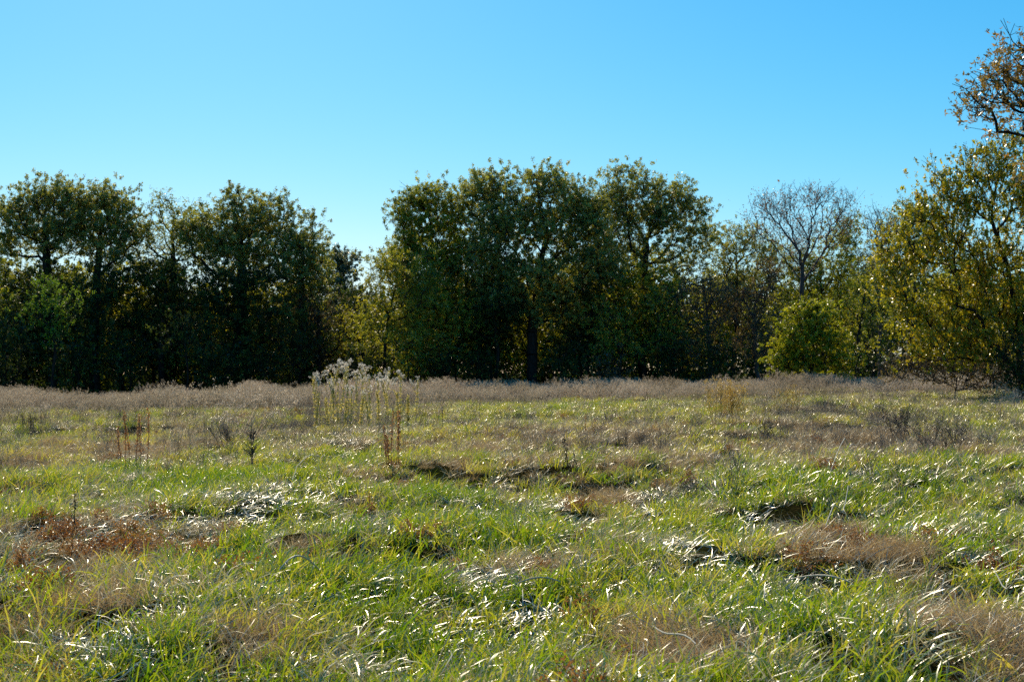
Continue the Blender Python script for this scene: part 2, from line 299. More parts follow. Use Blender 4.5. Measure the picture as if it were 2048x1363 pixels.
# --- the near right-hand trees
T('turning_tree', 'large olive and gold tree with drooping skirt at the right edge of the meadow', 2035, 56,
  [(1850, 430, 34, 44), (1780, 560, 44, 50), (1870, 360, 14, 34), (1900, 385, 30, 36), (1945, 335, 30, 34), (1990, 320, 30, 36), (1905, 420, 46, 54), (1960, 380, 44, 60), (2030, 360, 50, 64), (1800, 500, 50, 50), (1870, 520, 64, 60), (1950, 490, 60, 70), (2050, 480, 60, 90),
   (1850, 610, 66, 46), (1940, 600, 66, 56), (1850, 680, 50, 36), (1930, 660, 50, 34), (2110, 400, 60, 90), (2130, 560, 80, 80), (2040, 610, 50, 60), (2020, 300, 34, 34), (1900, 700, 80, 30), (1800, 640, 30, 40), (1990, 550, 60, 60), (1995, 640, 60, 46), (1960, 700, 50, 30), (2045, 680, 40, 40)], 'pear', 81, tr=.15, dens=1.55, lpc=122, leaf=.105, asp=.5,
  clump=.42, fork=1.5, ttop=7.0, tipr=.006, upright=.5, spacing=.74)
T('oak_branching_tree', 'rust-leaved oak reaching into the top right corner', 2330, 42,
  [(2030, 125, 60, 46), (1965, 190, 46, 36), (1960, 215, 36, 26), (1985, 170, 50, 40), (2040, 230, 56, 50), (2050, 80, 34, 34), (2100, 150, 60, 80), (2075, 320, 30, 40), (2150, 260, 80, 80), (2220, 120, 90, 90), (2300, 200, 90, 110), (2420, 150, 100, 110), (2400, 330, 100, 80)], 'rust', 82, tr=.24,
  dens=1.5, lpc=17, leaf=.13, asp=.36, clump=.46, star=True, fork=5., ttop=9, tipr=.007, spacing=.72)
T('shrub', 'tangled sparse-leaved brush under the right-hand tree', 1905, 58, [(1860, 715, 60, 30), (1930, 710, 60, 36), (1990, 735, 50, 40), (1960, 760, 60, 26), (1800, 735, 40, 24), (1880, 745, 60, 26)], 'brown', 83, cat='shrub', tr=.02, dens=5, lpc=22, leaf=.07, clump=.4, bark='greybark', tipr=.007, spacing=.7, fork=.2)
T('shrub', 'dark shrub wrapped round the right-hand trunk', 2045, 54.5, [(2030, 700, 34, 50), (2070, 720, 50, 50), (2015, 755, 34, 34), (2040, 775, 40, 24)], 'deep', 84, cat='shrub', tr=.03, dens=2.2, lpc=55, leaf=.08, clump=.35, spacing=.8, fork=.3)

# --- woodland behind: a few kinds, each tree its own object sharing mesh data
protos = []
rs = R(5)
for k, mt in enumerate(['deep', 'green', 'deep', 'yellow']):
    h = [8.2, 7.4, 8.8, 6.2][k]
    protos.append(make_tree('woodland_tree', 'shaded tree standing deep in the wood behind the front row', -62+k*2, 124, [(-62+k*2, 124, h*.75, 1.9, 1.9, h*.22), (-62.5+k*2, 123.7, h*.5, 2.2, 2.2, h*.25), (-61.3+k*2, 124.5, h*.3, 2.1, 2, h*.2)], mt, 100+k,
                            group='trees deep in the wood', tr=.14, dens=.9, lpc=85, leaf=.18, fork=1.2, clump=.7))
def dup(root, loc, rz, s):
    r = root.copy(); COL.objects.link(r); r.location = loc; r.rotation_euler = (0, 0, rz); r.scale = (s, s, s*rs.uniform(.92, 1.08))
    for c in root.children:
        q = c.copy(); COL.objects.link(q); q.parent = r
    return r
n = 0
for row, D in enumerate([116, 124, 133]):
    for x in np.arange(-56, 57, 3.6):
        x2 = x+rs.uniform(-1.2, 1.2); d = D+rs.uniform(-2.5, 2.5); px = CX+x2/d*F
        k = rs.choice([0, 1, 2, 3], p=[.4, .22, .3, .08]) if row else rs.choice([0, 1, 2, 3], p=[.35, .25, .2, .2])
        s = rs.uniform(.85, 1.1)*(1.12 if row == 2 else 1)
        if 1480 < px < 1720: s *= .95
        if px > 1720: s *= 1.12
        dup(protos[k], (x2, d, gz(x2, d)), rs.uniform(0, 6.28), s); n += 1

for x in np.arange(-42, 18, 3.1):
    x2 = x+rs.uniform(-1, 1); d = rs.uniform(108, 113); px = CX+x2/d*F
    if 650 < px < 800: continue
    dup(protos[rs.choice([0, 1, 2])], (x2, d, gz(x2, d)), rs.uniform(0, 6.28), rs.uniform(.98, 1.12)*(1.12 if px < 620 or 850 < px < 1350 else 1))
for x in np.concatenate([np.arange(-40, -13, 2.7), np.arange(-7, 14, 3.)]):     # mid-storey close behind the front trees
    d = rs.uniform(104, 107); x2 = x+rs.uniform(-.8, .8)
    dup(protos[rs.choice([0, 1, 2])], (x2, d, gz(x2, d)), rs.uniform(0, 6.28), rs.uniform(.9, 1.08))
# undergrowth filling the wood floor, nobody could count it
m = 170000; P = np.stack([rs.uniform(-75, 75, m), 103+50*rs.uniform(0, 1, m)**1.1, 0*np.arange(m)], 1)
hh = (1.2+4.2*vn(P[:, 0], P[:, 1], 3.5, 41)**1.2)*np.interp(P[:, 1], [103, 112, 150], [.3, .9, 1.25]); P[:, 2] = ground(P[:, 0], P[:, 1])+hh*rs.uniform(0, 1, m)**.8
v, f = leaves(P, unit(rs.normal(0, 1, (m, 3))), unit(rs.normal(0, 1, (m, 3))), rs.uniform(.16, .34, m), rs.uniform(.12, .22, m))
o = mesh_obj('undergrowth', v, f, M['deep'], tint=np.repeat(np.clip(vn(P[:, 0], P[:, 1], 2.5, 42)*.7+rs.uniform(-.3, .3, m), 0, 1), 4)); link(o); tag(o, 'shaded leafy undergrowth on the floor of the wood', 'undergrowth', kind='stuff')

# ------------------------------------------------------------------ ground
def meadow_ground():
    ys = np.concatenate([np.arange(-30, 2, 2.), np.arange(2, 20, .16), np.arange(20, 60, .5), np.arange(60, 160, 1.5), np.geomspace(160, 4000, 24)])
    us = np.concatenate([-np.geomspace(3000, 75, 16), np.arange(-70, -20, 1.5), np.arange(-20, -7, .5), np.arange(-7, 7, .16), np.arange(7, 20, .5), np.arange(20, 71, 1.5), np.geomspace(75, 3000, 16)])
    X, Y = np.meshgrid(us, ys); Z = ground(X, Y); V = np.stack([X, Y, Z], -1).reshape(-1, 3); nx = len(us); ny = len(ys)
    i = (np.arange(ny-1)[:, None]*nx+np.arange(nx-1)[None]).ravel()[:, None]
    m, nt = newmat('soil and thatch'); L = nt.links
    tc = nn(nt, 'ShaderNodeTexCoord')
    n1 = nn(nt, 'ShaderNodeTexNoise', inp={'Scale': 22., 'Detail': 8}); n2 = nn(nt, 'ShaderNodeTexNoise', inp={'Scale': .8, 'Detail': 4})
    r1 = ramp(nt, [(.3, (.008, .010, .004)), (.55, (.030, .028, .011)), (.8, (.06, .048, .022))]); r2 = ramp(nt, [(.35, (.6, .9, .5)), (.65, (1.1, .85, .6))])
    mx = nn(nt, 'ShaderNodeMix', data_type='RGBA', blend_type='MULTIPLY'); mx.inputs[0].default_value = 1
    b = nn(nt, 'ShaderNodeBsdfDiffuse'); o = nn(nt, 'ShaderNodeOutputMaterial')
    bp = nn(nt, 'ShaderNodeBump', inp={'Strength': 1., 'Distance': .06})
    for q in (n1, n2): L.new(tc.outputs['Object'], q.inputs[0])
    L.new(n1.outputs[0], r1.inputs[0]); L.new(n2.outputs[0], r2.inputs[0]); L.new(r1.outputs[0], mx.inputs[6]); L.new(r2.outputs[0], mx.inputs[7])
    L.new(mx.outputs[2], b.inputs[0]); L.new(n1.outputs[0], bp.inputs['Height']); L.new(bp.outputs[0], b.inputs['Normal']); L.new(b.outputs[0], o.inputs[0])
    o = mesh_obj('meadow_ground', V, np.concatenate([i, i+1, i+nx+1, i+nx], 1), m); link(o); tag(o, kind='structure')
    o.data.polygons.foreach_set('use_smooth', np.ones(len(o.data.polygons), bool))
meadow_ground()

# ------------------------------------------------------------------ meadow vegetation: tufts
def blades(rs, n, spread, L, w, t0, t1, az=None, azs=3.2, seg=4, twist=.5, curl=0.):
    a = (0. if az is None else az)+rs.uniform(-azs, azs, n) if az is None else az+rs.normal(0, azs, n)
    ln = rs.uniform(*L, n); wd = rs.uniform(*w, n); th0 = rs.uniform(*t0, n); th1 = rs.uniform(*t1, n)
    ph = rs.uniform(0, 6.28, n); rr = spread*np.sqrt(rs.uniform(0, 1, n)); p = np.stack([rr*np.cos(ph), rr*np.sin(ph), np.full(n, -.02)], 1)
    tw = rs.normal(0, twist, n); ti = rs.uniform(0, 1, n); vs = []; tw1 = rs.normal(0, twist*.8, n)
    for k in range(seg+1):
        t = k/seg; th = np.radians(th0+(th1-th0)*t**1.3); ak = a+curl*np.sin(t*4+ph)
        d = np.stack([np.sin(th)*np.cos(ak), np.sin(th)*np.sin(ak), np.cos(th)], 1)
        side = np.stack([-np.sin(ak), np.cos(ak), 0*ak], 1); nrm = np.cross(d, side); q = (tw+tw1*t)[:, None]
        s = side*np.cos(q)+nrm*np.sin(q); h = (wd*.5*np.array([.7, 1, .95, .7, .12])[min(4, int(round(t*4)))])[:, None]
        vs += [p-s*h, p+s*h]
        p = p+d*(ln/seg)[:, None]; p[:, 2] = np.maximum(p[:, 2], .008)
    V = np.stack(vs, 1).reshape(-1, 3); m = 2*(seg+1); b = (np.arange(n)*m)[:, None]
    Fq = np.concatenate([np.concatenate([b+2*k, b+2*k+1, b+2*k+3, b+2*k+2], 1) for k in range(seg)])
    return V, Fq, np.repeat(ti, m)
def join(parts):
    Vs, Fs, Ts, o = [], [], [], 0
    for v, f, t in parts: Vs.append(v); Fs.append(f+o); Ts.append(t); o += len(v)
    return np.concatenate(Vs), np.concatenate(Fs), np.concatenate(Ts)
def weedy(rs, n, H, spread, side=6, sl=.16, tilt=14, w=.0035, heads=3, hs=.012, az=None, top=.35, headspread=.02, up=.7):
    """thin branched dry stems with small heads; returns (stem part, head part)"""
    A = []; B = []; ra = []; rb = []; HP = []
    for i in range(n):
        h = rs.uniform(*H); a = rs.uniform(0, 6.28); rr = spread*math.sqrt(rs.uniform()); p = np.array([rr*math.cos(a), rr*math.sin(a), -.03])
        d = np.array([rs.normal(0, math.radians(tilt)), rs.normal(0, math.radians(tilt)), 1]);
        if az is not None: d[0] += az
        pts = [p]
        for k in range(5): d = unit(d+rs.normal(0, .07, 3)); p = p+d*h/5; pts.append(p)
        for k in range(5): A.append(pts[k]); B.append(pts[k+1]); ra.append(w*(1-.14*k)); rb.append(w*(1-.14*(k+1)))
        for k in range(side):
            t = rs.uniform(top, 1)*4.99; j = int(t); q = pts[j]+(pts[j+1]-pts[j])*(t-j)
            e = unit(np.array([*rs.normal(0, 1, 2), up+rs.uniform(0, .6)])); l = sl*rs.uniform(.4, 1)*(1.25-t/6)
            A.append(q); B.append(q+e*l); ra.append(w*.5); rb.append(w*.35)
            for m in range(heads): HP.append(q+e*l*rs.uniform(.45, 1.05)+rs.normal(0, headspread, 3))
        for m in range(heads*2): HP.append(pts[-1]+rs.normal(0, headspread, 3))
    V, Fq = tubes(A, B, ra, rb, 3); P1 = (V, Fq, np.repeat(rs.uniform(0, .5, len(A)), 6))
    HP = np.array(HP); m = len(HP)
    v, f = leaves(HP, unit(rs.normal(0, 1, (m, 3))), unit(rs.normal(0, .6, (m, 3))+[0, 0, .8]), hs*rs.uniform(.6, 1.5, m), hs*.6*rs.uniform(.6, 1.3, m))
    return P1, (v, f, np.repeat(rs.uniform(.4, 1, m), 4))

G = {}
G['green'] = leafmat('fresh grass', [(0, (.06, .13, .012)), (.25, (.15, .28, .02)), (.5, (.33, .39, .05)), (.75, (.50, .45, .19)), (1, (.66, .56, .34))], trans=.58, tcol=(1.4, 1.2, .25), gloss=.085, rough=.30, inst=True, gk=1.2)
G['straw'] = leafmat('straw', [(0, (.34, .22, .10)), (.4, (.52, .41, .22)), (.75, (.60, .54, .34)), (1, (.46, .46, .18))], trans=.45, tcol=(1.1, 1.0, .8), gloss=.08, rough=.4, inst=True, gk=1.4)
G['thatch'] = leafmat('brown thatch', [(0, (.24, .15, .06)), (.5, (.48, .34, .16)), (1, (.66, .53, .32))], trans=.45, tcol=(1.15, 1.0, .75), gloss=.04, rough=.5, inst=True)
G['flat'] = leafmat('flattened glossy grass', [(0, (.05, .10, .02)), (.5, (.17, .21, .06)), (1, (.42, .40, .26))], trans=.35, tcol=(1.2, 1.2, .5), gloss=.20, rough=.38, inst=True, gk=1.6)
G['seed'] = leafmat('grey seed heads', [(0, (.20, .17, .09)), (.35, (.42, .34, .21)), (.75, (.66, .54, .38)), (1, (.82, .72, .56))], trans=.5, tcol=(1.1, 1.0, .9), gloss=.05, rough=.5, inst=True)
G['weed'] = leafmat('dry weeds', [(0, (.09, .07, .05)), (.5, (.24, .195, .15)), (1, (.42, .35, .28))], trans=.4, tcol=(1.15, 1.05, .9), gloss=.06, rough=.5, inst=True)
G['rusty'] = leafmat('rusty ground cover', [(0, (.10, .06, .02)), (.5, (.28, .12, .04)), (1, (.42, .27, .10))], trans=.45, tcol=(1.3, 1.05, .6), gloss=.07, rough=.4, inst=True)

def proto(part, mat): return mesh_obj('tuft', part[0], part[1], mat, tint=part[2])
TU = {k: [] for k in G}
r = R(77)
for i in range(5):
    TU['green'].append(proto(join([blades(r, 30, .15, (.10, .30), (.005, .011), (10, 60), (50, 135), az=.35, azs=1.1, curl=.25), blades(r, 28, .13, (.06, .22), (.005, .0095), (0, 40), (15, 90), az=None, curl=.3)]), G['green']))
    TU['straw'].append(proto(join([blades(r, 26, .16, (.16, .42), (.003, .0075), (25, 75), (75, 125), az=.35, azs=1.3, curl=.4), blades(r, 12, .14, (.15, .4), (.0025, .005), (10, 50), (30, 110), curl=.4)]), G['straw']))
    TU['thatch'].append(proto(blades(r, 150, .17, (.08, .24), (.0012, .003), (5, 75), (50, 140), az=None, curl=.9, twist=1.2), G['thatch']))
    TU['flat'].append(proto(join([blades(r, 16, .16, (.08, .27), (.004, .0085), (45, 78), (85, 112), az=.2, azs=1.0, twist=.35, curl=.2), blades(r, 5, .16, (.08, .22), (.004, .008), (30, 70), (80, 120), twist=.3)]), G['flat']))
for i in range(4):
    a, b = weedy(r, 30, (.42, .80), .28, side=5, sl=.07, tilt=10, w=.0026, heads=4, hs=.016, az=.22, top=.78, headspread=.016, up=1.2)
    TU['seed'].append(proto(join([a, b, blades(r, 26, .26, (.25, .5), (.003, .006), (5, 30), (20, 80), az=.1, azs=1.2)]), G['seed']))
    a, b = weedy(r, 9, (.30, .72), .22, side=13, sl=.20, tilt=18, w=.0028, heads=3, hs=.011, az=.08, top=.3)
    TU['weed'].append(proto(join([a, b]), G['weed']))
    a, b = weedy(r, 14, (.08, .22), .15, side=9, sl=.07, tilt=30, w=.002, heads=5, hs=.02, top=.1)
    TU['rusty'].append(proto(join([a, b]), G['rusty']))

def scatter(name, kinds, P, rz, sc, ti, label, cat, seed=0):
    rs = R(seed); n = len(P)
    coll = bpy.data.collections.new(name+'_kinds')
    for o in kinds: coll.objects.link(o)
    me = bpy.data.meshes.new(name); me.vertices.add(n); me.vertices.foreach_set('co', P.astype(np.float32).ravel())
    def att(nm, ty, v):
        a = me.attributes.new(nm, ty, 'POINT'); a.data.foreach_set('vector' if ty == 'FLOAT_VECTOR' else 'value', np.ascontiguousarray(v).ravel())
    rot = np.stack([rs.normal(0, .13, n), rs.normal(0, .13, n), rz], 1).astype(np.float32)
    att('rot', 'FLOAT_VECTOR', rot); att('scl', 'FLOAT', sc.astype(np.float32)); att('itint', 'FLOAT', np.clip(ti, 0, 1).astype(np.float32)); att('pick', 'INT', rs.randint(0, len(kinds), n).astype(np.int32))
    ng = bpy.data.node_groups.new(name+'_nodes', 'GeometryNodeTree')
    ng.interface.new_socket('Geometry', in_out='INPUT', socket_type='NodeSocketGeometry'); ng.interface.new_socket('Geometry', in_out='OUTPUT', socket_type='NodeSocketGeometry')
    gi = ng.nodes.new('NodeGroupInput'); go = ng.nodes.new('NodeGroupOutput'); ip = ng.nodes.new('GeometryNodeInstanceOnPoints'); ci = ng.nodes.new('GeometryNodeCollectionInfo')
    ci.inputs['Collection'].default_value = coll; ci.inputs['Separate Children'].default_value = True; ci.inputs['Reset Children'].default_value = True
    def na(nm, ty):
        q = ng.nodes.new('GeometryNodeInputNamedAttribute'); q.data_type = ty; q.inputs['Name'].default_value = nm; return [o for o in q.outputs if o.enabled and o.name == 'Attribute'][0]
    L = ng.links; L.new(gi.outputs[0], ip.inputs['Points']); L.new(ci.outputs[0], ip.inputs['Instance']); ip.inputs['Pick Instance'].default_value = True
    L.new(na('pick', 'INT'), ip.inputs['Instance Index'])
    er = ng.nodes.new('FunctionNodeEulerToRotation'); L.new(na('rot', 'FLOAT_VECTOR'), er.inputs[0]); L.new(er.outputs[0], ip.inputs['Rotation'])
    L.new(na('scl', 'FLOAT'), ip.inputs['Scale']); L.new(ip.outputs[0], go.inputs[0])
    o = bpy.data.objects.new(name, me); COL.objects.link(o); md = o.modifiers.new('scatter', 'NODES'); md.node_group = ng
    tag(o, label, cat, kind='stuff'); return o

def cast(rs, dens, y0=4.2, y1=104):
    """random points with local density dens(y) per square metre"""
    out = []; e = np.concatenate([[y0], np.arange(6, 20, 2.), np.arange(20, y1, 6.), [y1]]); e = np.unique(np.clip(e, y0, y1))
    for a, b in zip(e[:-1], e[1:]):
        wd = .47*b+3.5; n = int((b-a)*2*wd*dens((a+b)/2)); out.append(np.stack([rs.uniform(-wd, wd, n), rs.uniform(a, b, n)], 1))
    return np.concatenate(out)
def spot(x, y, lst):
    """soft patches measured on the photograph: (px, py, half width px, half height px, strength)"""
    s = np.zeros(len(x))
    for px, py, w, h, k in lst:
        cx, cy = onground(px, py); _, ya = onground(px, py+h); _, yb = onground(px, max(py-h, 752)); rx = w/F*cy; ry = max((yb-ya)/2, .2)
        s += k*np.exp(-(((x-cx)/rx)**2+((y-cy)/ry)**2))
    return s
BROWN = [(530, 1285, 130, 45, 1.6), (1080, 1140, 90, 25, 1.2), (1660, 1085, 110, 30, 1.3), (1980, 1290, 160, 60, 1.8), (1360, 1270, 110, 60, 1.1), (1210, 1010, 70, 18, 1.), (1860, 1200, 80, 30, .9), (1500, 1330, 200, 40, .9),
         (130, 1230, 110, 30, .8), (200, 905, 160, 14, 1.), (1000, 880, 130, 22, .9), (1190, 880, 160, 40, .9), (700, 1010, 90, 14, .6), (1350, 870, 120, 25, .8), (1750, 900, 180, 40, .9), (1230, 1190, 120, 30, .7), (1000, 950, 120, 18, .6), (1900, 1020, 100, 20, .4)]
RUST = [(220, 1105, 120, 38, 1.6), (330, 1120, 110, 30, 1.1), (1690, 1085, 80, 22, .7), (1215, 1020, 50, 14, .8), (700, 1000, 30, 20, .4), (1175, 845, 50, 10, .7), (100, 1090, 60, 30, .8), (790, 900, 40, 30, .5), (1920, 1140, 60, 12, .4), (570, 830, 70, 14, .7)]
GREEN = [(900, 1005, 110, 25, 1.2), (620, 1080, 180, 40, .8), (300, 990, 200, 30, .7), (1100, 1190, 90, 40, .8), (700, 1200, 160, 60, .8), (900, 1330, 200, 50, .9), (250, 1300, 200, 40, .8), (1480, 1000, 200, 25, .5), (1950, 1000, 120, 20, .8),
         (1850, 1180, 150, 30, .6), (100, 960, 120, 25, .4), (1620, 1250, 120, 60, .7), (350, 830, 100, 16, .7), (1800, 960, 150, 20, .6), (60, 1200, 100, 60, .6), (1350, 1090, 100, 30, .5), (1060, 810, 160, 14, .5), (1250, 810, 140, 14, .4)]
FLAT = [(440, 1010, 130, 26, 1.5), (150, 1060, 90, 24, 1.3), (580, 1050, 70, 24, 1.1), (250, 1040, 80, 14, 1.), (1480, 1050, 60, 18, 1.), (1120, 1240, 120, 30, .9), (230, 1290, 120, 40, .8), (1050, 1290, 120, 40, .8), (1700, 1180, 150, 30, .6), (700, 880, 80, 20, .8),
        (330, 930, 160, 16, .8), (1350, 1000, 100, 20, .6), (1880, 1090, 100, 30, .7), (1440, 1180, 100, 40, .6), (180, 850, 80, 12, .8), (1100, 1020, 60, 14, .7), (1700, 960, 150, 20, .5)]
BRUSH = [(560, 870, 90, 24, 1.3), (1800, 870, 200, 36, 1.2), (1640, 840, 160, 20, .8), (1010, 880, 60, 20, .8), (1230, 880, 70, 30, .8), (1700, 930, 120, 18, 1.), (1880, 930, 100, 30, .9), (700, 850, 110, 16, 1.), (1400, 880, 80, 16, .6), (60, 830, 60, 14, .7), (1470, 1240, 30, 30, .8), (1900, 900, 90, 20, .7)]
rs = R(9)
def fields(P):
    x, y = P[:, 0], P[:, 1]; f = {}
    f['b'] = spot(x, y, BROWN)+.55*(vn(x, y*.6, 1.4, 21)-.45)*2*.6+.5*(vn(x, y*.5, 4, 22)-.5)
    f['g'] = spot(x, y, GREEN)+.7*(vn(x, y*.6, 1.1, 23)-.4)+.5*(vn(x, y*.5, 3.2, 24)-.5)
    f['r'] = spot(x, y, RUST); f['f'] = spot(x, y, FLAT); f['w'] = spot(x, y, BRUSH)
    f['far'] = sm(40, 66, y); f['mid'] = sm(16, 34, y); return f
def place(name, kind, dens, prob, label, cat, seed, scl=(.8, 1.25), bias=0., rzs=.6, tint=None, y0=4.2, y1=104, farscale=0., szn=0.):
    rs = R(seed); P = cast(rs, dens, y0, y1); f = fields(P); p = prob(P, f); k = rs.uniform(0, 1, len(P)) < p; P = P[k]; f = {a: b[k] for a, b in f.items()}
    z = ground(P[:, 0], P[:, 1]); n = len(P); sc = rs.uniform(*scl, n)*(1+farscale*f['mid'])*(1+szn*(vn(P[:, 0], P[:, 1]*.5, 2.5, 81)-.5)+szn*.6*(vn(P[:, 0], P[:, 1]*.5, 8, 82)-.5))
    ti = (tint(P, f) if tint else .5+0*z)+rs.normal(0, .18, n)
    Q = np.stack([P[:, 0], P[:, 1], z-.01], 1); return scatter(name, TU[kind], Q, bias+rs.normal(0, rzs, n), sc, ti, label, cat, seed)
def dn(near, mid, far): return lambda y: float(np.interp(y, [6, 15, 35, 70, 100], [near, near*.8, mid, far, far]))
C_ = lambda a: np.clip(a, 0, 1)
mott = lambda P, sc, sd: vn(P[:, 0], P[:, 1], sc, sd)-.5
place('fresh_grass', 'green', dn(44, 22, 9), lambda P, f: C_(.48+.55*f['g']-.45*f['b']-.35*f['r']-.12*f['w']-.08*f['far']-.30*f['f']+1.0*mott(P, .38, 67)), 'fresh green grass in bent tufts over the meadow', 'grass', 1, farscale=.1, scl=(.5, 1.3),
      tint=lambda P, f: .41-.24*f['g']+.30*f['b']+.24*f['mid']+.05*f['far']+.55*mott(P, .7, 61))
place('straw_grass', 'straw', dn(23, 18, 9), lambda P, f: C_(.36+.35*f['b']+.36*f['mid']-.15*f['g']-.2*f['r']+.8*mott(P, 1.1, 62)), 'bleached straw grass leaning among the green', 'grass', 2, scl=(.5, 1.1), tint=lambda P, f: .5-.35*f['b']+.3*f['g'])
place('dead_thatch', 'thatch', dn(36, 16, 5), lambda P, f: C_(.02+.62*f['b']-.2*f['g']+.2*f['mid']+.9*mott(P, .5, 68)+.4*mott(P, 2.2, 69)-.15*f['mid']), 'matted brown dead thatch in mounds', 'dead grass', 3, scl=(.7, 1.25), rzs=3, tint=lambda P, f: .6+.5*mott(P, .8, 31))
place('flattened_grass', 'flat', dn(60, 34, 5), lambda P, f: C_(.24+.95*f['f']+.1*f['g']-.2*f['b']+.8*mott(P, .9, 63)), 'flattened grass blades glinting in the sun', 'grass', 4, scl=(.6, 1.15), rzs=1.1, tint=lambda P, f: .5+.1*f['f'])
place('seedhead_grass', 'seed', dn(.5, 1.5, 9), lambda P, f: C_(sm(60, 87, P[:, 1]+24*mott(P, 9, 64))*.9+.05*f['mid']), 'pale purple-grey seedhead grass along the wood edge', 'tall grass', 5, scl=(.35, 1.25), y0=16, tint=lambda P, f: .55+1.1*mott(P, 4, 65), szn=1.1)
place('dry_brush', 'weed', dn(1.2, 4, 2.5), lambda P, f: C_(.06+.6*f['w']+.09*f['mid']), 'grey-brown dry weeds standing through the grass', 'weeds', 6, scl=(.45, 1.05), y0=8, rzs=3, tint=lambda P, f: .6+.5*mott(P, 3, 33))
place('edge_weeds', 'weed', dn(0, .2, 2.2), lambda P, f: C_(sm(58, 74, P[:, 1])*(.22+1.3*mott(P, 6, 71))), 'dark dry weeds and stalks along the foot of the wood', 'weeds', 8, scl=(.7, 1.35), y0=56, y1=86, rzs=3, tint=lambda P, f: .25+mott(P, 5, 72))
place('rusty_ground_cover', 'rusty', dn(22, 7, 3), lambda P, f: C_(.02+.36*f['r']*(1+2.4*mott(P, .45, 73))+.25*np.clip(mott(P, 1.7, 74)-.3, 0, 1)), 'rusty red low leafy ground cover', 'ground cover', 7, scl=(.7, 1.15), rzs=3, tint=lambda P, f: .6+mott(P, .6, 66))

# ------------------------------------------------------------------ individual meadow plants
def simplemat(name, c1, c2, trans=.3, gloss=.05): return leafmat(name, [(0, c1), (1, c2)], trans=trans, gloss=gloss, tcol=(1.2, 1.1, .7))
M['wstem'] = simplemat('yellowing stem', (.24, .22, .09), (.4, .34, .14)); M['wleaf'] = simplemat('yellowing leaf', (.34, .34, .09), (.78, .62, .22), .55)
M['fluff'] = leafmat('white fluff', [(0, (.74, .64, .50)), (1, (.95, .90, .80))], trans=.6, tcol=(1.05, 1.02, .96), gloss=.03)
M['dock'] = simplemat('rusty dock', (.28, .12, .05), (.56, .30, .15), .45); M['dark'] = simplemat('dark stem', (.025, .018, .012), (.07, .05, .035), .1)
M['gold'] = simplemat('golden weed', (.34, .22, .06), (.66, .46, .13), .5); M['pale'] = simplemat('pale straw stem', (.42, .36, .24), (.55, .50, .38), .15, .12)
M['twig'] = simplemat('grey brown twigs', (.09, .07, .055), (.24, .19, .15), .3)
def stempath(rs, h, tilt=.05, n=7, lean=0.):
    d = unit(np.array([rs.normal(0, tilt)+lean, rs.normal(0, tilt), 1.])); p = np.array([0, 0, -.04]); pts = [p]
    for k in range(n): d = unit(d+rs.normal(0, .035, 3)); p = p+d*(h+.04)/n; pts.append(p)
    return np.array(pts)
def stemmesh(pts, r0, r1, n=5):
    r = np.linspace(r0, r1, len(pts)); return tubes(pts[:-1], pts[1:], r[:-1], r[1:], n)
def add(name, part, mat, root):
    V, Fq = part[0], part[1]; t = part[2] if len(part) > 2 else R(len(V)).uniform(0, 1, len(V)); return link(mesh_obj(name, V, Fq, mat, tint=t), root)
def at_path(pts, t):
    q = np.clip(t, 0, .9999)*(len(pts)-1); j = q.astype(int); return pts[j]+(pts[j+1]-pts[j])*(q-j)[:, None]
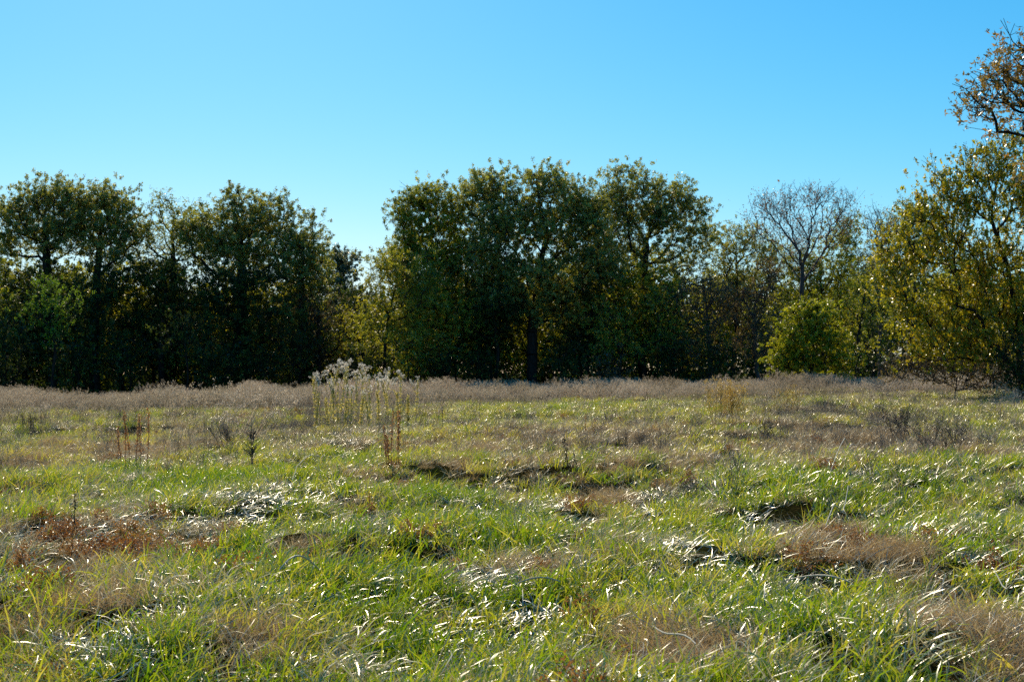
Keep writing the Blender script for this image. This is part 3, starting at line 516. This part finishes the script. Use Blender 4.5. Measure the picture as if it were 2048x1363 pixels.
def flower_weed(px, py, D, label, seed, head=1., leafy=1.):
    rs = R(seed); x = (px-CX)/F*D; z = gz(x, D); h = CAMZ+(HY-py)/F*D-z
    root = empty('flowering_weed', (x, D, z), label, 'weed', 'white-flowered weeds in the clump'); main = stempath(rs, h-.05, .05); paths = [main]
    for k in range(int(1+3.4*head)):
        t0 = rs.uniform(.45, .88); q = at_path(main, np.array([t0]))[0]; a = rs.uniform(0, 6.28); l = (h-q[2])*rs.uniform(.6, 1.)+.02; d = unit(np.array([math.cos(a)*.45, math.sin(a)*.45, 1])); pp = [q]
        for m in range(4): d = unit(d+np.array([*rs.normal(0, .06, 2), .12])); pp.append(pp[-1]+d*l/4)
        paths.append(np.array(pp))
    V = [stemmesh(p, .008 if k == 0 else .0045, .003) for k, p in enumerate(paths)]
    V = join([(v, f, np.zeros(len(v))) for v, f in V]); add('stem', (V[0], V[1]), M['wstem'], root)
    C = []; LN = []
    for k, p in enumerate(paths):
        m = int((150 if k == 0 else 26)*leafy); t = rs.uniform(.3 if k == 0 else .05, .95, m); C.append(at_path(p, t)); LN.append(rs.uniform(.04, .10, m)*(1.2-.6*t if k == 0 else .6))
    C = np.concatenate(C); ln = np.concatenate(LN); m = len(C); a = rs.uniform(0, 6.28, m); out = unit(np.stack([np.cos(a), np.sin(a), rs.uniform(-.2, 1.5, m)], 1))
    v, f = leaves(C+out*ln[:, None]*.5, unit(rs.normal(0, 1, (m, 3))), out, ln, ln*.34); add('foliage', (v, f, np.repeat(rs.uniform(0, 1, m), 4)), M['wleaf'], root)
    for p in paths[(0 if head > .3 else 99):]:      # one branched fluffy head on every stem tip
        nb = rs.randint(6, 13); tt = rs.uniform(.72, .999, nb); A = at_path(p, tt); a = rs.uniform(0, 6.28, nb); e = unit(np.stack([np.cos(a), np.sin(a), rs.uniform(.3, 1.6, nb)], 1)); B = A+e*(rs.uniform(.03, .11, nb)*head**.5)[:, None]
        tp = at_path(p, np.linspace(.70, 1, 5)); hv = tubes(np.concatenate([A, tp[:-1]]), np.concatenate([B, tp[1:]]), np.full(nb+4, .0040), np.full(nb+4, .0030), 3)
        k = 30; P = np.repeat(B, k, 0)+(np.repeat(A, k, 0)-np.repeat(B, k, 0))*rs.uniform(0, .7, (nb*k, 1))**1.5+rs.normal(0, .012, (nb*k, 3)); m = len(P); sz = rs.uniform(.008, .020, m)
        v, f = leaves(P, unit(rs.normal(0, 1, (m, 3))), unit(rs.normal(0, 1, (m, 3))), sz, sz*.7)
        V, Fq, tt = join([(hv[0], hv[1], rs.uniform(0, 1, len(hv[0]))), (v, f, np.repeat(rs.uniform(0, 1, m), 4))])
        o = mesh_obj('flower_head', V, Fq, [M['wstem'], M['fluff']], tint=tt); mi = np.ones(len(Fq), np.int32); mi[:len(hv[1])] = 0; o.data.polygons.foreach_set('material_index', mi); link(o, root)
    return root
for k, (px, py, D, hd, lab) in enumerate([(640, 738, 34.5, 1., 'white-topped weed leaning at the left end of the flowering clump'), (653, 717, 35, 1.35, 'tallest white-topped weed, with a broad dome at the left of the clump'),
        (665, 741, 34, .9, 'white-topped weed tucked under the tallest dome'), (680, 717, 35.5, .9, 'slim white-topped weed with a single narrow plume beside the tallest dome'), (674, 756, 34, .6, 'short white-topped weed in front of the narrow plume'),
        (702, 722, 35, 1.15, 'white-topped weed with loose head in the middle of the clump'), (712, 738, 34.5, .9, 'white-topped weed with thick leafy stem in mid clump'), (728, 729, 35.5, 1.0, 'drooping white-topped weed right of the middle'),
        (738, 745, 34.5, .8, 'smaller white-topped weed below the drooping one'), (756, 750, 36, .6, 'short pale-headed weed in the gap right of centre'), (770, 730, 36.5, .7, 'grey-fluffed weed standing alone right of the gap'),
        (782, 752, 35, 1., 'broad yellowing weed with pinkish fluff near the right of the clump'), (803, 741, 36.5, .4, 'thin weed with one small knob near the right end'), (831, 748, 37, .55, 'small forked white-topped weed at the far right end of the clump'),
        (700, 765, 33.5, .5, 'low leafy weed at the front of the flowering clump'), (740, 772, 33.5, .45, 'low yellow-leaved weed front right of the flowering clump')]):
    flower_weed(px, py, D, lab, 300+k, hd, 1.)
for k, (px, py, D, lab) in enumerate([(628, 775, 34, 'leafy headless weed left of the flowering clump'), (690, 790, 33, 'leafy yellowing weed low in the flowering clump'), (722, 782, 33, 'bushy headless weed in the middle of the flowering clump'),
        (760, 778, 34, 'headless yellow-green weed below the grey-fluffed weed'), (792, 775, 34, 'leafy weed under the broad pinkish weed'), (815, 782, 35, 'short leafy weed near the right end of the flowering clump'), (660, 785, 33, 'leafy weed under the tallest white dome')]):
    flower_weed(px, py, D, lab, 350+k, .25, 1.6)
def dock(px, pb, tops, label, seed, mat='dock', r0=.0055, dense=190):
    x, D = onground(px, pb); z = gz(x, D); root = empty('dock_plant', (x, D, z), label, 'dock plant'); rs = R(seed)
    for (tx, ty) in tops:
        h = CAMZ+(HY-ty)/F*D-z; tx = (tx-px)/F*D; pts = stempath(rs, h, .03, lean=tx*.25/h); pts[:, 0] += tx*.75; pts[:, 1] += rs.normal(0, .05)
        s = add('stalk', stemmesh(pts, r0, r0*.5), M[mat], root); m = dense; t = rs.uniform(.3, 1, m)**.8; P = at_path(pts, t)+rs.normal(0, .013, (m, 3)); sz = rs.uniform(.016, .036, m)
        v, f = leaves(P, unit(rs.normal(0, 1, (m, 3))), unit(rs.normal(0, .5, (m, 3))+[0, 0, 1]), sz, sz*.55); add('seed_cluster', (v, f, np.repeat(rs.uniform(0, 1, m), 4)), M[mat], s)
    return root
dock(265, 942, [(240, 850), (250, 822), (262, 828), (271, 838), (290, 826), (299, 815)], 'rusty dock with a fan of six tall seed stalks in the left meadow', 400)
dock(790, 940, [(770, 850), (782, 822), (793, 812), (800, 830), (776, 870)], 'rusty dock below the white-flowered clump', 401)
dock(1145, 965, [(1135, 872)], 'single dark dry stalk in the middle of the meadow', 402, 'dark', .007, 40)
dock(1157, 955, [(1156, 905)], 'shorter dark stalk just right of the single dark stalk', 403, 'dark', .005, 30)
dock(148, 1075, [(150, 985)], 'thin dark brown stalk in the left foreground', 404, 'dark', .005, 40)
dock(735, 1040, [(742, 985)], 'orange dried stalk low in the centre-left foreground', 405, 'dock', .005, 70)
dock(955, 850, [(958, 800)], 'thin dark stalk right of the flowering clump', 406, 'dark', .007, 20)
dock(878, 862, [(886, 795)], 'curved dark stalk beyond the rusty dock', 407, 'dark', .010, 30)
dock(1175, 880, [(1170, 828), (1190, 838)], 'pair of reddish stalks in the centre meadow', 408, 'dock', .006, 60)
def twiggy(px, pb, pt, label, seed, name='dry_weed', mat='twig', n=5, side=26, spread=.05, sl=.22, tilt=12, w=.006, heads=3, hs=.015, lean=0., cat='weed'):
    x, D = onground(px, pb); z = gz(x, D); h = CAMZ+(HY-pt)/F*D-z; rs = R(seed); root = empty(name, (x, D, z), label, cat)
    a, b = weedy(rs, n, (h*.75, h), spread, side=side, sl=sl, tilt=tilt, w=w, heads=heads, hs=hs, az=lean, top=.3); add('stem', a, M[mat], root); add('foliage', b, M[mat], root)
twiggy(508, 935, 845, 'upright dark twiggy weed in the left-centre meadow', 410, n=2, side=34, sl=.28, w=.010, tilt=5, heads=1)
twiggy(455, 898, 838, 'dark bushy weed leaning left beside the twiggy weed', 411, mat='twig', n=7, side=20, lean=-.35, spread=.2, heads=3, hs=.014)
twiggy(1455, 858, 755, 'golden bushy weed standing at the far side of the meadow', 412, mat='gold', n=26, side=26, spread=.45, sl=.3, tilt=10, heads=5, hs=.026, name='golden_weed', w=.0035)
twiggy(1575, 845, 760, 'smaller yellow weed right of the golden bushy weed', 413, mat='gold', n=12, side=20, spread=.35, sl=.25, tilt=9, heads=4, hs=.025, name='golden_weed', w=.005)
twiggy(1548, 885, 822, 'grey dry weed leaning left in the right meadow', 414, n=4, side=24, lean=-.45, w=.008)
twiggy(1805, 885, 790, 'fan-shaped brown twiggy weed in the right meadow', 415, n=18, side=16, spread=.2, sl=.3, tilt=24, w=.006, heads=2)
twiggy(1870, 925, 820, 'loose grey-brown weed thicket right of the fan-shaped weed', 416, n=16, side=20, spread=.35, sl=.25, tilt=16, w=.005)
twiggy(1090, 812, 782, 'small dark weed with curled leaves near the far edge', 417, mat='dark', n=2, side=8, heads=6, hs=.06, w=.010, tilt=22, sl=.25)
twiggy(60, 872, 818, 'dark spiky clump of stems at the left edge of the meadow', 418, mat='dark', n=34, side=3, spread=.22, tilt=14, w=.005, heads=1)
twiggy(385, 828, 790, 'thin dark upright stems beyond the rusty dock with six stalks', 419, mat='dark', n=16, side=4, spread=.5, tilt=6, w=.008, heads=1)
twiggy(265, 775, 728, 'brown branching weed against the dark wood at left', 420, mat='twig', n=5, side=18, spread=.25, sl=.5, w=.014, heads=3, hs=.04)
twiggy(1255, 905, 850, 'pinkish dry weed tangle in the centre meadow', 421, n=12, side=18, spread=.25, tilt=18, w=.004)
def fallen(p0, p1, lift, label):
    a = np.array([*onground(*p0), 0.]); b = np.array([*onground(*p1), 0.]); a[2] = gz(a[0], a[1]); b[2] = gz(b[0], b[1])
    k = 9; t = np.linspace(0, 1, k)[:, None]; P = a+(b-a)*t; P[:, 2] = ground(P[:, 0], P[:, 1])+.16+lift*np.sin(t[:, 0]*2.6); P -= a; w = .0035+.002*np.sin(t*3.1)
    V = np.concatenate([P-[0, 0, 0]+np.array([0, 1, 0])*w, P-np.array([0, 1, 0])*w], 1).reshape(-1, 3)
    V2, F2 = tubes(P[:-1], P[1:], w[:-1, 0], w[1:, 0], 5); o = mesh_obj('fallen_stalk', V2, F2, M['pale'], tint=np.full(len(V2), .6)); o.location = a; link(o); tag(o, label, 'dry stalk', 'fallen dry stalks')
for p0, p1, l, lab in [((1985, 1185), (2060, 1250), .1, 'pale bent stalk at the right edge of the foreground'), ((1305, 1310), (1390, 1360), .03, 'pale straight stalk at the bottom right of centre'), ((1650, 1090), (1700, 1020), .15, 'pale slanting stalk in the right foreground'),
      ((1660, 970), (1720, 905), .15, 'long pale straw slanting up in the right meadow'), ((640, 1190), (560, 1215), .12, 'pale arched stalk in the left foreground'), ((1570, 1210), (1700, 1230), .06, 'pale kinked stalk lying in the right foreground'),
      ((585, 985), (650, 930), .1, 'pale straw slanting up left of centre'), ((1030, 1215), (1120, 1218), .05, 'short pale stalk lying near the centre foreground')]:
    fallen(p0, p1, l, lab)

# ------------------------------------------------------------------ light, sky, camera
EL, AZ = 36., -14.           # sun ahead of the camera, to the left
sd = Vector((math.sin(D2R(AZ))*math.cos(D2R(EL)), math.cos(D2R(AZ))*math.cos(D2R(EL)), math.sin(D2R(EL))))
sl = bpy.data.lights.new('sun', 'SUN'); sl.energy = 5.0; sl.angle = D2R(.55); sl.color = (1, .91, .76)
so = bpy.data.objects.new('sun', sl); COL.objects.link(so); so.rotation_euler = sd.to_track_quat('Z', 'Y').to_euler(); so.location = (0, 0, 40)
w = bpy.data.worlds.new('World'); scn.world = w; w.use_nodes = True; nt = w.node_tree; nt.nodes.clear()
sky = nt.nodes.new('ShaderNodeTexSky'); sky.sky_type = 'NISHITA'; sky.sun_disc = False; sky.sun_elevation = D2R(EL); sky.sun_rotation = D2R(AZ)
sky.air_density = 1.0; sky.dust_density = 0.3; sky.ozone_density = 1.0
hs = nt.nodes.new('ShaderNodeHueSaturation'); hs.inputs['Saturation'].default_value = 1.33; nt.links.new(sky.outputs[0], hs.inputs['Color'])
sp = nt.nodes.new('ShaderNodeSeparateColor'); cb = nt.nodes.new('ShaderNodeCombineColor'); nt.links.new(hs.outputs[0], sp.inputs[0])
for k, (ga, am) in enumerate([(1.5, .55), (.82, .80), (.6, 1.0)]):     # tone curve per channel, at the strength used below
    a = nt.nodes.new('ShaderNodeMath'); a.operation = 'MULTIPLY'; a.inputs[1].default_value = .12; nt.links.new(sp.outputs[k], a.inputs[0])
    b = nt.nodes.new('ShaderNodeMath'); b.operation = 'POWER'; b.inputs[1].default_value = ga; nt.links.new(a.outputs[0], b.inputs[0])
    c = nt.nodes.new('ShaderNodeMath'); c.operation = 'MULTIPLY'; c.inputs[1].default_value = am/.12; nt.links.new(b.outputs[0], c.inputs[0]); nt.links.new(c.outputs[0], cb.inputs[k])
bg = nt.nodes.new('ShaderNodeBackground'); bg.inputs['Strength'].default_value = .12; wo = nt.nodes.new('ShaderNodeOutputWorld')
nt.links.new(cb.outputs[0], bg.inputs[0]); nt.links.new(bg.outputs[0], wo.inputs[0])
cam = bpy.data.cameras.new('camera'); co = bpy.data.objects.new('camera', cam); COL.objects.link(co); scn.camera = co
cam.sensor_width = 36; cam.lens = F/2048*36; cam.clip_start = .1; cam.clip_end = 9000
co.location = (0, 0, CAMZ); co.rotation_euler = (D2R(90)+math.atan((HY-681.5)/F), 0, 0)
cam.dof.use_dof = True; cam.dof.focus_distance = 15; cam.dof.aperture_fstop = 6.3
scn.view_settings.view_transform = 'Standard'; scn.view_settings.look = 'None'; scn.view_settings.exposure = 0; scn.view_settings.gamma = 1
cy = scn.cycles; cy.max_bounces = 6; cy.diffuse_bounces = 4; cy.glossy_bounces = 2; cy.transmission_bounces = 4; cy.transparent_max_bounces = 4; cy.use_adaptive_sampling = True; cy.adaptive_threshold = .02
cy.sample_clamp_indirect = 4; cy.use_denoising = False
